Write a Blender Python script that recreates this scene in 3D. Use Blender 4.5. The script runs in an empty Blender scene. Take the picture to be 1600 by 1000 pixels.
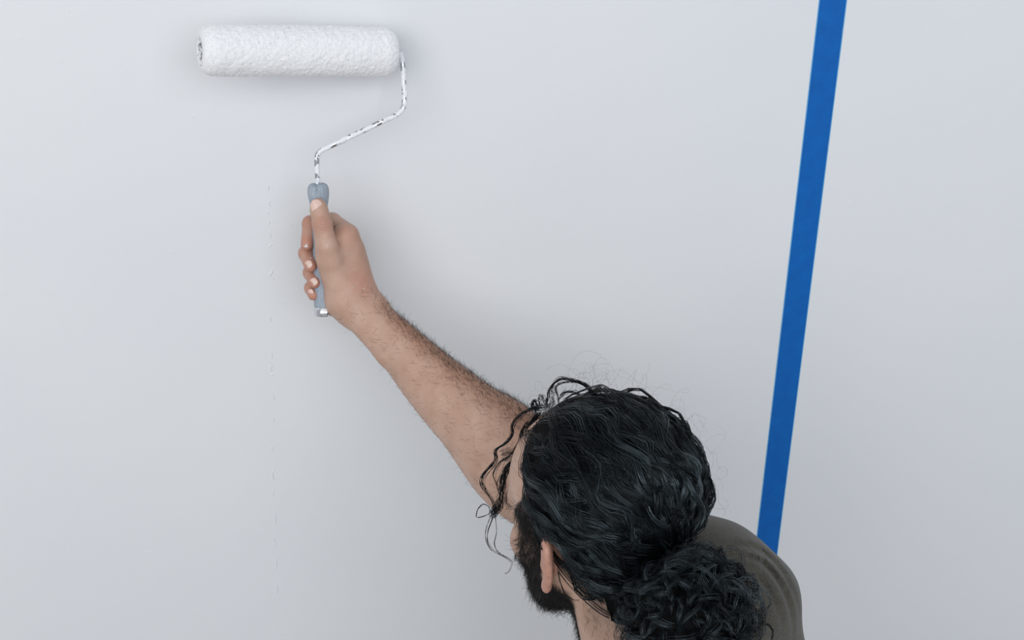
import bpy, math
import numpy as np
from mathutils import Matrix, Vector
rng = np.random.default_rng(7)
scene = bpy.context.scene
COL = scene.collection
V = lambda *a: np.array(a, dtype=float)
rad = math.radians

# ------------------------------------------------------------------ camera
FPX = 2000.0
PIT, YAW, ROL = rad(24.5), rad(8.0), rad(2.2)
cf = V(math.sin(YAW) * math.cos(PIT), math.cos(YAW) * math.cos(PIT), -math.sin(PIT))
_r = np.cross(cf, V(0, 0, 1)); _r /= np.linalg.norm(_r); _u = np.cross(_r, cf)
cr = _r * math.cos(ROL) + _u * math.sin(ROL)
cu = -_r * math.sin(ROL) + _u * math.cos(ROL)
cc = V(0, 0, 1.62) - cf * 1.64
cam_d = bpy.data.cameras.new('camera')
cam_d.sensor_width = 36.0
cam_d.lens = FPX / 1600 * 36.0
cam_d.clip_start = 0.01
cam = bpy.data.objects.new('camera', cam_d); COL.objects.link(cam)
cam.matrix_world = Matrix(((cr[0], cu[0], -cf[0], cc[0]), (cr[1], cu[1], -cf[1], cc[1]),
                           (cr[2], cu[2], -cf[2], cc[2]), (0, 0, 0, 1)))
scene.camera = cam


def at(x, y, d):
    """point of the room seen at photo pixel (x, y) at distance d in front of the painted wall (y = 0)"""
    v = cf + cr * (x - 800) / FPX + cu * (500 - y) / FPX
    return cc + v * ((-d - cc[1]) / v[1])


# ------------------------------------------------------------------ light
world = bpy.data.worlds.new('world'); scene.world = world
world.use_nodes = True
bg = world.node_tree.nodes['Background']
bg.inputs[0].default_value = (0.87, 0.915, 1.0, 1)
bg.inputs[1].default_value = 0.50


def area(name, loc, target, sx, sy, power, col):
    l = bpy.data.lights.new(name, 'AREA'); l.shape = 'RECTANGLE'; l.size = sx; l.size_y = sy
    l.energy = power; l.color = col
    o = bpy.data.objects.new(name, l); COL.objects.link(o)
    o.location = loc
    o.rotation_euler = (Vector(target) - Vector(loc)).to_track_quat('-Z', 'Y').to_euler()
    return o


area('window_daylight', (-1.7, -2.6, 2.75), (0.0, 0, 1.75), 1.7, 1.8, 27, (1.0, 0.985, 0.97))
area('window_behind', (0.35, -3.3, 3.0), (0.25, 0, 1.6), 2.6, 1.6, 44, (0.91, 0.95, 1.0))  # added fill light for hair highlights and an even wall, not a known window
vs = scene.view_settings
vs.view_transform = 'Standard'; vs.look = 'None'; vs.gamma = 1.0; vs.use_curve_mapping = False
vs.exposure = 0.0


# ------------------------------------------------------------------ materials
def s2l(c):
    return tuple(((x / 255) / 12.92 if x <= 10 else (((x / 255) + 0.055) / 1.055) ** 2.4) for x in c) + (1.0,)


class Mat:
    def __init__(self, name, base, rough=0.5, **kw):
        self.m = bpy.data.materials.new(name); self.m.use_nodes = True
        self.nt = self.m.node_tree
        self.b = self.nt.nodes['Principled BSDF']
        self.set('Base Color', base if len(base) == 4 else tuple(base) + (1,))
        self.set('Roughness', rough)
        for k, v in kw.items():
            self.set(k.replace('_', ' '), v)

    def set(self, k, v):
        if isinstance(v, bpy.types.NodeSocket):
            self.nt.links.new(v, self.b.inputs[k])
        else:
            self.b.inputs[k].default_value = v

    def node(self, t, ins=None, **props):
        n = self.nt.nodes.new(t)
        for k, v in props.items():
            setattr(n, k, v)
        for k, v in (ins or {}).items():
            if isinstance(v, bpy.types.NodeSocket):
                self.nt.links.new(v, n.inputs[k])
            else:
                n.inputs[k].default_value = v
        return n

    def coord(self, which='Object'):
        return self.node('ShaderNodeTexCoord').outputs[which]

    def noise(self, scale, detail=3.0, rough=0.5, vec=None, dist=0.0):
        return self.node('ShaderNodeTexNoise', {'Vector': vec or self.coord(), 'Scale': scale, 'Detail': detail,
                                                'Roughness': rough, 'Distortion': dist}).outputs['Fac']

    def ramp(self, fac, stops):
        n = self.node('ShaderNodeValToRGB', {'Fac': fac})
        e = n.color_ramp.elements
        while len(e) < len(stops):
            e.new(0.5)
        for i, (p, c) in enumerate(stops):
            e[i].position = p; e[i].color = c if len(c) == 4 else tuple(c) + (1,)
        return n.outputs['Color']

    def mix(self, fac, a, b, mode='MIX'):
        n = self.node('ShaderNodeMix', data_type='RGBA', blend_type=mode)
        for k, v in ((0, fac), (6, a), (7, b)):
            if isinstance(v, bpy.types.NodeSocket):
                self.nt.links.new(v, n.inputs[k])
            else:
                n.inputs[k].default_value = v
        return n.outputs[2]

    def attr(self, name):
        return self.node('ShaderNodeAttribute', attribute_name=name).outputs['Fac']

    def bump(self, height, strength, dist, normal=None):
        ins = {'Height': height, 'Strength': strength, 'Distance': dist}
        if normal is not None:
            ins['Normal'] = normal
        o = self.node('ShaderNodeBump', ins).outputs['Normal']
        self.set('Normal', o)
        return o


# wall: white emulsion with fine roller stipple
MW = Mat('wall_paint', (0.80, 0.80, 0.80), 0.62)
_c = MW.coord()
MW.set('Base Color', MW.ramp(MW.noise(2.2, 2, vec=_c), [(0.3, (0.755, 0.77, 0.785)), (0.7, (0.785, 0.795, 0.80))]))
_b1 = MW.bump(MW.noise(26, 4, 0.55, vec=_c), 0.16, 0.004)
MW.bump(MW.noise(420, 2, 0.5, vec=_c), 0.10, 0.0006, _b1)
MP = Mat('wet_white_paint', (0.80, 0.81, 0.82), 0.35)
MT = Mat('blue_tape', (0.0, 0.1, 0.4), 0.55)
_c = MT.coord()
MT.set('Base Color', MT.ramp(MT.noise(60, 3, vec=_c), [(0.3, s2l((0, 92, 172))), (0.7, s2l((0, 100, 182)))]))
MT.set('Specular IOR Level', 0.25)
MT.bump(MT.noise(900, 2, vec=_c), 0.25, 0.0003)
MTE = Mat('tape_edge', s2l((95, 165, 215)), 0.6)
MF = Mat('floor_screed', (0.42, 0.41, 0.39), 0.7)
_c = MF.coord()
MF.set('Base Color', MF.ramp(MF.noise(5, 4, vec=_c), [(0.3, (0.36, 0.35, 0.33)), (0.7, (0.46, 0.45, 0.43))]))
MN = Mat('roller_nap', (0.88, 0.88, 0.88), 0.9)
_c = MN.coord()
MN.bump(MN.noise(380, 3, 0.6, vec=_c), 0.25, 0.0010)
MN.set('Sheen Weight', 0.15)
MC = Mat('chrome_with_paint', (0.6, 0.6, 0.6), 0.15, Metallic=1.0)
_c = MC.coord()
_m = MC.ramp(MC.noise(95, 3, 0.55, vec=_c, dist=0.6), [(0.455, (0, 0, 0)), (0.495, (1, 1, 1))])
_w = MC.node('ShaderNodeMath', {0: 1.0, 1: _m}, operation='SUBTRACT').outputs[0]
MC.set('Metallic', _w)
MC.set('Base Color', MC.mix(_m, (0.55, 0.56, 0.57, 1), (0.84, 0.85, 0.87, 1)))
MC.set('Roughness', MC.node('ShaderNodeMapRange', {'Value': _m, 3: 0.14, 4: 0.45}).outputs[0])
MC.bump(_m, 0.4, 0.0004)
MK = Mat('bright_chrome', (0.75, 0.75, 0.76), 0.12, Metallic=1.0)
_c = MK.coord()
_m = MK.ramp(MK.noise(120, 2, vec=_c), [(0.60, (0, 0, 0)), (0.64, (1, 1, 1))])
MK.set('Base Color', MK.mix(_m, (0.70, 0.70, 0.71, 1), (0.83, 0.83, 0.84, 1)))
MK.set('Metallic', MK.node('ShaderNodeMath', {0: 1.0, 1: _m}, operation='SUBTRACT').outputs[0])
MG = Mat('grey_rubber', (0.25, 0.30, 0.35), 0.6)
_c = MG.coord()
_st = MG.node('ShaderNodeMapping', {'Vector': _c, 'Scale': (900, 900, 60)}).outputs[0]
_sn = MG.noise(1.0, 3, 0.6, vec=_st)
MG.set('Base Color', MG.ramp(_sn, [(0.3, s2l((138, 149, 159))), (0.62, s2l((162, 173, 183))), (0.8, s2l((192, 201, 209)))]))
MG.bump(_sn, 0.3, 0.0004)
MD = Mat('roller_core', (0.16, 0.17, 0.18), 0.4, Metallic=0.6)

MS = Mat('skin', (0.5, 0.3, 0.2), 0.48)
_c = MS.coord()
_n1 = MS.noise(38, 4, 0.6, vec=_c)
_n2 = MS.noise(11, 2, 0.5, vec=_c)
_skin = MS.ramp(_n1, [(0.25, s2l((180, 143, 122))), (0.55, s2l((191, 156, 136))), (0.8, s2l((201, 168, 149)))])
_skin = MS.mix(MS.attr('tan'), _skin, s2l((158, 108, 78)))  # arm-hair tone and shade mixed into the skin colour
_skin = MS.mix(MS.attr('red'), _skin, s2l((190, 122, 102)))
_skin = MS.mix(MS.attr('stubble'), _skin, s2l((58, 46, 40)))
MS.set('Base Color', _skin)
MS.set('Subsurface Weight', 0.12)
MS.set('Subsurface Radius', (0.006, 0.0025, 0.0012))
MS.set('Subsurface Scale', 0.6)
_vor = MS.node('ShaderNodeTexVoronoi', {'Vector': _c, 'Scale': 520.0}).outputs['Distance']
_b = MS.bump(_vor, 0.12, 0.0006)
_b = MS.bump(_n1, 0.08, 0.0020, _b)
SKIN_NORMAL = _b
SKIN_COORD = _c
MNAIL = Mat('fingernail', s2l((222, 190, 176)), 0.28)
MH = Mat('black_hair', (0.006, 0.0062, 0.0065), 0.14)
MH.set('Specular IOR Level', MH.node('ShaderNodeMapRange', {'Value': MH.attr('shade'), 1: 0.25, 3: 0.25, 4: 1.0}).outputs[0])
MH.set('Specular Tint', (0.76, 0.92, 1.0, 1))
MH.set('Base Color', MH.ramp(MH.attr('shade'), [(0.0, (0.002, 0.0022, 0.0024)), (0.6, (0.004, 0.005, 0.0056)), (1.0, (0.010, 0.017, 0.020))]))  # lighter blue-grey locks have some highlight painted into their colour
MHB = Mat('hair_underlayer', (0.002, 0.0022, 0.0024), 0.7)
MHB.set('Specular IOR Level', 0.1)
MHB.bump(MHB.noise(300, 3), 0.5, 0.002)
MBE = Mat('beard_hair', (0.0045, 0.0038, 0.0035), 0.45)
MBE.set('Specular IOR Level', 0.3)
MAH = Mat('brown_arm_hair', (0.035, 0.017, 0.009), 0.5)
MSH = Mat('olive_jersey', (0.07, 0.065, 0.055), 0.92)
_c = MSH.coord()
_f = MSH.noise(1100, 2, 0.7, vec=_c)
_g = MSH.noise(160, 3, 0.6, vec=_c)
_sc = MSH.ramp(_f, [(0.32, s2l((52, 50, 44))), (0.55, s2l((78, 75, 66))), (0.75, s2l((112, 107, 96)))])
MSH.set('Base Color', MSH.mix(MSH.ramp(_g, [(0.35, (0, 0, 0)), (0.7, (0.5, 0.5, 0.5))]), _sc, s2l((62, 59, 52))))
MSH.set('Sheen Weight', 0.15)
MSH.bump(_f, 0.35, 0.0008)
MUN = Mat('white_cotton', (0.78, 0.78, 0.78), 0.9)
MUN.bump(MUN.noise(700, 2), 0.3, 0.0005)
MTR = Mat('dark_denim', (0.03, 0.04, 0.06), 0.85)
MTR.bump(MTR.noise(600, 2), 0.3, 0.0008)
MSO = Mat('black_shoe', (0.02, 0.02, 0.02), 0.5)
MSO.bump(MSO.noise(200, 2), 0.2, 0.0008)
MSL = Mat('white_sole', (0.7, 0.7, 0.68), 0.6)
MSL.bump(MSL.noise(200, 2), 0.2, 0.0008)
MEY = Mat('eyeball', (0.75, 0.73, 0.70), 0.1)
_ = MEY.node('ShaderNodeSeparateXYZ', {0: MEY.coord()}).outputs[0]
MEY.set('Base Color', MEY.ramp(_, [(0.0, (0.75, 0.73, 0.70)), (0.0102, (0.05, 0.025, 0.012)), (0.0114, (0.005, 0.005, 0.005))]))
MEY.b.inputs['Base Color'].links[0].from_node.color_ramp.interpolation = 'CONSTANT'


# ------------------------------------------------------------------ object helpers
def obj(name, verts, faces, mat, parent=None, smooth=True, attrs=None):
    me = bpy.data.meshes.new(name)
    verts = np.ascontiguousarray(verts, dtype=np.float32)
    if isinstance(faces, np.ndarray):
        nf, k = faces.shape
        me.vertices.add(len(verts)); me.vertices.foreach_set('co', verts.ravel())
        me.loops.add(nf * k); me.loops.foreach_set('vertex_index', np.ascontiguousarray(faces, dtype=np.int32).ravel())
        me.polygons.add(nf); me.polygons.foreach_set('loop_start', np.arange(nf, dtype=np.int32) * k)
        me.update(calc_edges=True)
    else:
        me.from_pydata([tuple(map(float, v)) for v in verts], [], faces)
        me.update()
    if smooth:
        me.polygons.foreach_set('use_smooth', np.ones(len(me.polygons), dtype=bool))
    for k, a in (attrs or {}).items():
        at_ = me.attributes.new(k, 'FLOAT', 'POINT'); at_.data.foreach_set('value', np.asarray(a, dtype=np.float32))
    me.materials.append(mat.m)
    o = bpy.data.objects.new(name, me); COL.objects.link(o)
    o.parent = parent
    return o


def empty(name, loc, label, cat):
    e = bpy.data.objects.new(name, None); COL.objects.link(e)
    e.location = loc; e['label'] = label; e['category'] = cat
    bpy.context.view_layer.update()
    return e


def under(child, parent):
    """parent without moving: mesh coordinates are written in room space"""
    child.parent = parent
    child.matrix_parent_inverse = parent.matrix_world.inverted()
    return child


def box(name, lo, hi, mat):
    x0, y0, z0 = lo; x1, y1, z1 = hi
    v = [(x0, y0, z0), (x1, y0, z0), (x1, y1, z0), (x0, y1, z0), (x0, y0, z1), (x1, y0, z1), (x1, y1, z1), (x0, y1, z1)]
    f = [(0, 3, 2, 1), (4, 5, 6, 7), (0, 1, 5, 4), (1, 2, 6, 5), (2, 3, 7, 6), (3, 0, 4, 7)]
    return obj(name, np.array(v), f, mat, smooth=False)


def nrm(a):
    return a / np.maximum(np.linalg.norm(a, axis=-1, keepdims=True), 1e-12)


def catmull(pts, n):
    """smooth curve through pts, n samples by arc length; extra columns (radius) are carried along"""
    p = np.array(pts, float)
    p = np.vstack([2 * p[0] - p[1], p, 2 * p[-1] - p[-2]])
    out = []
    for i in range(1, len(p) - 2):
        t = np.linspace(0, 1, 24, endpoint=False)[:, None]
        a, b, c, d = p[i - 1], p[i], p[i + 1], p[i + 2]
        out.append(0.5 * (2 * b + (c - a) * t + (2 * a - 5 * b + 4 * c - d) * t ** 2 + (3 * b - a - 3 * c + d) * t ** 3))
    out.append(p[-2][None])
    q = np.vstack(out)
    s = np.r_[0, np.cumsum(np.linalg.norm(np.diff(q[:, :3], axis=0), axis=1))]
    u = np.linspace(0, s[-1], n)
    return np.stack([np.interp(u, s, q[:, k]) for k in range(q.shape[1])], 1)


def tube(path, radii, sides=16, cap=True):
    """tube mesh with a parallel-transported frame"""
    P = np.array(path, float); n = len(P)
    radii = np.broadcast_to(np.array(radii, float), (n,))
    T = nrm(np.gradient(P, axis=0))
    a = np.cross(T[0], V(0.3, 0.2, 0.93)); a /= np.linalg.norm(a)
    ang = np.arange(sides) / sides * 2 * math.pi
    vs_, fs = [], []
    for i in range(n):
        a = a - T[i] * (a @ T[i]); a /= np.linalg.norm(a)
        b = np.cross(T[i], a)
        vs_.append(P[i] + radii[i] * (np.cos(ang)[:, None] * a + np.sin(ang)[:, None] * b))
    for i in range(n - 1):
        for j in range(sides):
            k = (j + 1) % sides
            fs.append((i * sides + j, i * sides + k, (i + 1) * sides + k, (i + 1) * sides + j))
    if cap:
        fs.append(tuple(range(sides))[::-1]); fs.append(tuple((n - 1) * sides + j for j in range(sides)))
    return np.vstack(vs_), fs


def strand_mesh(P, R, sides=3):
    """P (N,S,3) strand points, R (N,S) radii -> one mesh of thin closed-side tubes"""
    N, S, _ = P.shape
    T = nrm(np.gradient(P, axis=1))
    ref = nrm(rng.normal(size=(N, 1, 3)))
    mean = nrm(P[:, -1:] - P[:, :1] + 1e-9)
    ref = nrm(ref - mean * (ref * mean).sum(-1, keepdims=True))
    a = np.cross(T, ref); a = nrm(a)
    b = np.cross(T, a)
    ang = np.arange(sides) / sides * 2 * math.pi
    vv = P[:, :, None] + R[:, :, None, None] * (np.cos(ang)[None, None, :, None] * a[:, :, None] + np.sin(ang)[None, None, :, None] * b[:, :, None])
    base = np.arange(N * S * sides).reshape(N, S, sides)
    q = np.stack([base[:, :-1], np.roll(base, -1, 2)[:, :-1], np.roll(base, -1, 2)[:, 1:], base[:, 1:]], -1)
    return vv.reshape(-1, 3), q.reshape(-1, 4)


# ------------------------------------------------------------------ signed distance modelling for the body
class Cone:
    def __init__(s, a, b, ra, rb):
        s.a, s.b, s.ra, s.rb = np.array(a, float), np.array(b, float), ra, rb
        s.lo = np.minimum(s.a - ra, s.b - rb); s.hi = np.maximum(s.a + ra, s.b + rb)

    def sd(s, p):
        ab = s.b - s.a
        t = np.clip(((p - s.a) @ ab) / (ab @ ab + 1e-12), 0, 1)
        return np.linalg.norm(p - s.a - t[..., None] * ab, axis=-1) - (s.ra + (s.rb - s.ra) * t)


class Ell:
    def __init__(s, c, r, M=None):
        s.c, s.r = np.array(c, float), np.array(r, float)
        s.M = np.eye(3) if M is None else M            # columns: axes in room space
        m = s.r.max(); s.lo = s.c - m; s.hi = s.c + m

    def sd(s, p):
        q = (p - s.c) @ s.M
        k0 = np.linalg.norm(q / s.r, axis=-1); k1 = np.linalg.norm(q / s.r ** 2, axis=-1)
        return np.where(k0 < 1e-3, -s.r.min(), k0 * (k0 - 1) / np.maximum(k1, 1e-9))


class Plane:                                             # half space below the plane is solid
    def __init__(s, c, n):
        s.c, s.n = np.array(c, float), nrm(np.array(n, float)); s.lo = s.hi = None

    def sd(s, p):
        return (p - s.c) @ s.n


def smin(a, b, k):
    if k <= 0:
        return np.minimum(a, b)
    h = np.maximum(k - np.abs(a - b), 0) / k
    return np.minimum(a, b) - h * h * k * 0.25


def apply_op(v, d, op, k):
    if op == 'u':
        return smin(v, d, k)
    return -smin(-v, d, k)                               # 's': take away


class Group:                                             # primitives blended among themselves, then used as one
    def __init__(s, ops):
        s.ops = ops
        bs = [o[0] for o in ops if o[1] == 'u' and o[0].lo is not None]
        s.lo = np.min([b.lo for b in bs], axis=0); s.hi = np.max([b.hi for b in bs], axis=0)

    def sd(s, p):
        v = np.full(p.shape[:-1], 1e3)
        for pr, op, k in s.ops:
            v = apply_op(v, pr.sd(p), op, k)
        return v


def field(ops, p):
    v = np.full(p.shape[:-1], 1e3)
    for pr, op, k in ops:
        v = apply_op(v, pr.sd(p), op, k)
    return v


def sdf_mesh(ops, vox, post=None, smooth_it=2):
    """surface nets over sparse blocks: returns vertices, quads"""
    bs = [o[0] for o in ops if o[1] == 'u' and o[0].lo is not None]
    lo = np.min([b.lo for b in bs], axis=0) - 6 * vox; hi = np.max([b.hi for b in bs], axis=0) + 6 * vox
    n = 12; bl = n * vox
    nb = np.ceil((hi - lo) / bl).astype(int)
    gi = np.stack(np.meshgrid(*[np.arange(k) for k in nb], indexing='ij'), -1).reshape(-1, 3)
    ctr = lo + (gi + 0.5) * bl
    val = field(ops, ctr)
    keep = np.abs(val) < bl * 0.87 * 1.5 + 0.014
    gi, ctr = gi[keep], ctr[keep]
    off = np.stack(np.meshgrid(*[np.arange(n + 1)] * 3, indexing='ij'), -1) * vox
    base = lo + gi * bl
    B = len(gi)
    vals = np.full((B, n + 1, n + 1, n + 1), 1e3, dtype=np.float32)
    for pr, op, k in ops:
        dc = pr.sd(ctr)
        idx = np.nonzero(dc < bl * 0.87 * 1.6 + k + 0.012)[0]
        for c in range(0, len(idx), 150):
            ii = idx[c:c + 150]
            P = base[ii][:, None, None, None, :] + off[None]
            vals[ii] = apply_op(vals[ii].astype(float), pr.sd(P), op, k)
    if post is not None:
        for c in range(0, B, 200):
            P = base[c:c + 200][:, None, None, None, :] + off[None]
            vals[c:c + 200] = post(P, vals[c:c + 200].astype(float))
    dim = nb * n + 2
    key = lambda ijk: (ijk[..., 0] * dim[1] + ijk[..., 1]) * dim[2] + ijk[..., 2]
    corners = [(i, j, k) for i in (0, 1) for j in (0, 1) for k in (0, 1)]
    cv = np.stack([vals[:, i:i + n, j:j + n, k:k + n] for i, j, k in corners], -1)
    ins = cv < 0
    act = ins.any(-1) & ~ins.all(-1)
    b_, x_, y_, z_ = np.nonzero(act)
    cva = cv[b_, x_, y_, z_].astype(float)
    cell = gi[b_] * n + np.stack([x_, y_, z_], -1)
    acc = np.zeros((len(b_), 3)); cnt = np.zeros(len(b_))
    ca = np.array(corners, float)
    for e0 in range(8):
        for e1 in range(e0 + 1, 8):
            if np.abs(ca[e0] - ca[e1]).sum() != 1:
                continue
            v0, v1 = cva[:, e0], cva[:, e1]
            m = (v0 < 0) != (v1 < 0)
            t = np.where(m, v0 / np.where(m, v0 - v1, 1), 0)
            acc += np.where(m[:, None], ca[e0] + t[:, None] * (ca[e1] - ca[e0]), 0); cnt += m
    verts = lo + (cell + acc / cnt[:, None]) * vox
    keys = key(cell); order = np.argsort(keys); sk = keys[order]
    quads = []
    for ax in range(3):
        o1, o2 = (ax + 1) % 3, (ax + 2) % 3
        sl0 = vals[:, :n, :n, :n]
        s = [slice(0, n)] * 3; s[ax] = slice(1, n + 1)
        sl1 = vals[(slice(None),) + tuple(s)]
        m = (sl0 < 0) != (sl1 < 0)
        b2, x2, y2, z2 = np.nonzero(m)
        c0 = gi[b2] * n + np.stack([x2, y2, z2], -1)
        flip = sl0[b2, x2, y2, z2] < 0
        d1 = np.zeros(3, int); d1[o1] = 1
        d2 = np.zeros(3, int); d2[o2] = 1
        ks = [key(c0 - d1 - d2), key(c0 - d2), key(c0), key(c0 - d1)]
        ids = []; ok = np.ones(len(c0), bool)
        for kk in ks:
            pos = np.clip(np.searchsorted(sk, kk), 0, len(sk) - 1)
            ok &= sk[pos] == kk
            ids.append(order[pos])
        q = np.stack(ids, -1)
        q[~flip] = q[~flip][:, ::-1]
        quads.append(q[ok])
    quads = np.vstack(quads)
    e = np.vstack([quads[:, [0, 1]], quads[:, [1, 2]], quads[:, [2, 3]], quads[:, [3, 0]]])
    nv = len(verts)
    deg = np.maximum(np.bincount(e.ravel(), minlength=nv), 1)
    for it in range(smooth_it * 2):
        lam = 0.55 if it % 2 == 0 else -0.5
        s = np.zeros_like(verts)
        for k in range(3):
            s[:, k] = np.bincount(e[:, 0], verts[e[:, 1], k], nv) + np.bincount(e[:, 1], verts[e[:, 0], k], nv)
        verts = verts + lam * (s / deg[:, None] - verts)
    return verts, quads


def vnormals(v, q):
    fn = np.cross(v[q[:, 2]] - v[q[:, 0]], v[q[:, 3]] - v[q[:, 1]])
    out = np.zeros_like(v)
    for k in range(4):
        for c in range(3):
            out[:, c] += np.bincount(q[:, k], fn[:, c], len(v))
    return nrm(out)


# ================================================================== the room
wall = box('wall_back', (-2.6, 0, 0), (2.6, 0.12, 2.8), MW)
wall['kind'] = 'structure'
floor = box('floor', (-2.6, -3.2, -0.1), (2.6, 0.12, 0), MF); floor['kind'] = 'structure'
bb = box('baseboard_back', (-2.6, -0.014, 0), (2.6, 0, 0.09), MP); bb['kind'] = 'structure'


def wall_blob(name, x, y, w, h, t, seed):
    """raised run or fleck of dried paint on the wall (w, h, t in metres)"""
    g = np.random.default_rng(seed)
    nu, nv = 7, 12
    uu, vv_ = np.meshgrid(np.linspace(-1, 1, nu), np.linspace(-1, 1, nv))
    wob = np.interp(np.linspace(-1, 1, nv), np.linspace(-1, 1, 6), g.normal(0, 0.5, 6))[:, None]
    wid = np.interp(np.linspace(-1, 1, nv), np.linspace(-1, 1, 6), g.uniform(0.45, 1.2, 6))[:, None]
    taper = np.sqrt(np.clip(1 - vv_ ** 2, 0, 1))
    hgt = t * np.clip(1 - uu ** 2, 0, 1) * taper
    c = at(x, y, 0)
    P = np.stack([c[0] + (uu * wid * taper + wob) * w / 2, -0.0 - hgt + 0.0002, c[2] + vv_ * h / 2], -1).reshape(-1, 3)
    f = [(j * nu + i, j * nu + i + 1, (j + 1) * nu + i + 1, (j + 1) * nu + i) for j in range(nv - 1) for i in range(nu - 1)]
    return obj(name, P, f, MW, parent=wall)


runs = [(419, 293, 4, 12), (421, 318, 5, 11), (420, 333, 3, 6), (421, 348, 3, 9), (422, 366, 4, 11), (422, 384, 7, 7), (425, 428, 6, 23),
        (423, 498, 3, 12), (426, 555, 3, 14), (424, 574, 4, 16), (425, 586, 6, 5), (427, 620, 3, 22), (427, 655, 3, 12), (426, 700, 3, 14),
        (428, 742, 4, 24), (427, 770, 3, 15), (430, 810, 3, 30), (430, 845, 4, 22), (432, 880, 3, 30), (433, 920, 4, 26)]
for i, (x, y, w, h) in enumerate(runs):
    wall_blob('paint_run', x, y, w * 0.00075, h * 0.0008, 0.0012, i)
flecks = [(269, 394, 7, 5), (301, 182, 4, 4), (640, 18, 4, 14), (108, 17, 3, 6), (33, 60, 4, 3), (1327, 315, 5, 4), (470, 500, 4, 4),
          (455, 350, 4, 5), (190, 100, 3, 4), (560, 640, 4, 4), (180, 940, 10, 4), (230, 862, 12, 4), (110, 858, 9, 5), (700, 180, 4, 4), (445, 470, 3, 8)]
for i, (x, y, w, h) in enumerate(flecks):
    wall_blob('paint_fleck', x, y, w * 0.0008, h * 0.0008, 0.0006, 50 + i)

# ------------------------------------------------------------------ blue tape
tape = empty('masking_tape', at(1300, 40, 0), 'vertical strip of bright blue masking tape stuck on the white wall', 'tape')
p0, p1 = at(1281, 0, 0), at(1322, 0, 0)
q0, q1 = at(1176, 900, 0), at(1209, 900, 0)
dl = (q0 - p0) / np.linalg.norm(q0 - p0); dr = (q1 - p1) / np.linalg.norm(q1 - p1)
L0 = p0 - dl * 0.55; R0 = p1 - dr * 0.55
nz = 160
tt = np.linspace(0, 1.9, nz)
rows = []
for i, t in enumerate(tt):
    a = L0 + dl * t; b = R0 + dr * t
    e1, e2 = rng.normal(0, 0.00016, 2)
    uu = np.linspace(0, 1, 9)
    for u in uu:
        p = a * (1 - u) + b * u
        p[0] += e1 if u == 0 else (e2 if u == 1 else 0)
        # lifted diagonal crease at about photo row 735 and a bubble edge near row 850
        zc = at(1212, 735, 0)[2]
        dd = (p[2] - zc) - (u - 0.65) * 0.030
        lift = 0.0022 * math.exp(-(dd / 0.0022) ** 2) * (1 / (1 + math.exp(-(u - 0.45) * 18)))
        zc2 = at(1200, 850, 0)[2]
        lift += 0.0008 * math.exp(-(((p[2] - zc2) + (u - 0.5) * 0.02) / 0.006) ** 2)
        rows.append((p[0], -0.0005 - lift, p[2]))
fv = [(j * 9 + i, (j + 1) * 9 + i, (j + 1) * 9 + i + 1, j * 9 + i + 1) for j in range(nz - 1) for i in range(8)]
under(obj('tape_strip', np.array(rows), fv, MT), tape)
for side, (O, dv) in enumerate(((L0, dl), (R0, dr))):
    s = -1 if side == 0 else 1
    a, b = O, O + dv * 1.9
    vv_ = []
    for p in (a, b):
        for dx, dy in ((0, -0.00065), (s * 0.0011, -0.00065), (s * 0.0011, 0), (0, 0)):
            vv_.append((p[0] + dx, dy, p[2]))
    under(obj('tape_edge', np.array(vv_), [(0, 1, 5, 4), (1, 2, 6, 5), (2, 3, 7, 6), (3, 0, 4, 7), (0, 3, 2, 1), (4, 5, 6, 7)], MTE, smooth=False), tape)

# ================================================================== paint roller
roller = empty('paint_roller', at(503, 400, 0.09), 'white fleece paint roller with bent steel rod and grey rubber grip held against the wall', 'paint roller')
ra_, rb_ = at(312, 78, 0.100), at(616, 81, 0.034)
ax = nrm(rb_ - ra_); LEN = np.linalg.norm(rb_ - ra_)
e1 = nrm(np.cross(ax, V(0, 0, 1))); e2 = np.cross(ax, e1)
RC = 0.0272
# nap cover: rounded ends, lumpy pile
nu, nv = 230, 150
prof = []
for t in np.linspace(0, 1, nu):
    s = t * LEN
    edge = 0.016
    f = 1.0
    for dist in (s, LEN - s):
        if dist < edge:
            f = min(f, 0.60 + 0.40 * math.sqrt(max(0, 1 - (1 - dist / edge) ** 2)))
    prof.append((s, RC * f))
def rnd_field(nu, nv, cu_, cv_):
    g = rng.normal(size=(cu_ + 1, cv_))
    g = np.concatenate([g, g[:, :1]], 1)
    x = np.linspace(0, cu_, nu); y = np.arange(nv) / nv * cv_
    xi = np.minimum(x.astype(int), cu_ - 1); yi = y.astype(int)
    fx = (x - xi)[:, None]; fy = (y - yi)[None]
    fx = fx * fx * (3 - 2 * fx); fy = fy * fy * (3 - 2 * fy)
    return (g[xi][:, yi] * (1 - fx) + g[xi + 1][:, yi] * fx) * (1 - fy) + (g[xi][:, yi + 1] * (1 - fx) + g[xi + 1][:, yi + 1] * fx) * fy
bumpf = 0.00018 * rnd_field(nu, nv, 26, 14) + 0.00030 * rnd_field(nu, nv, 75, 48) + 0.00022 * rnd_field(nu, nv, 120, 75)
th = np.arange(nv) / nv * 2 * math.pi
cov = np.zeros((nu, nv, 3))
for i, (s, r) in enumerate(prof):
    rr = r + bumpf[i]
    cov[i] = ra_ + ax * s + rr[:, None] * (np.cos(th)[:, None] * e1 + np.sin(th)[:, None] * e2)
idx = np.arange(nu * nv).reshape(nu, nv)
fq = np.stack([idx[:-1], np.roll(idx, -1, 1)[:-1], np.roll(idx, -1, 1)[1:], idx[1:]], -1).reshape(-1, 4)[:, ::-1]
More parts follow.
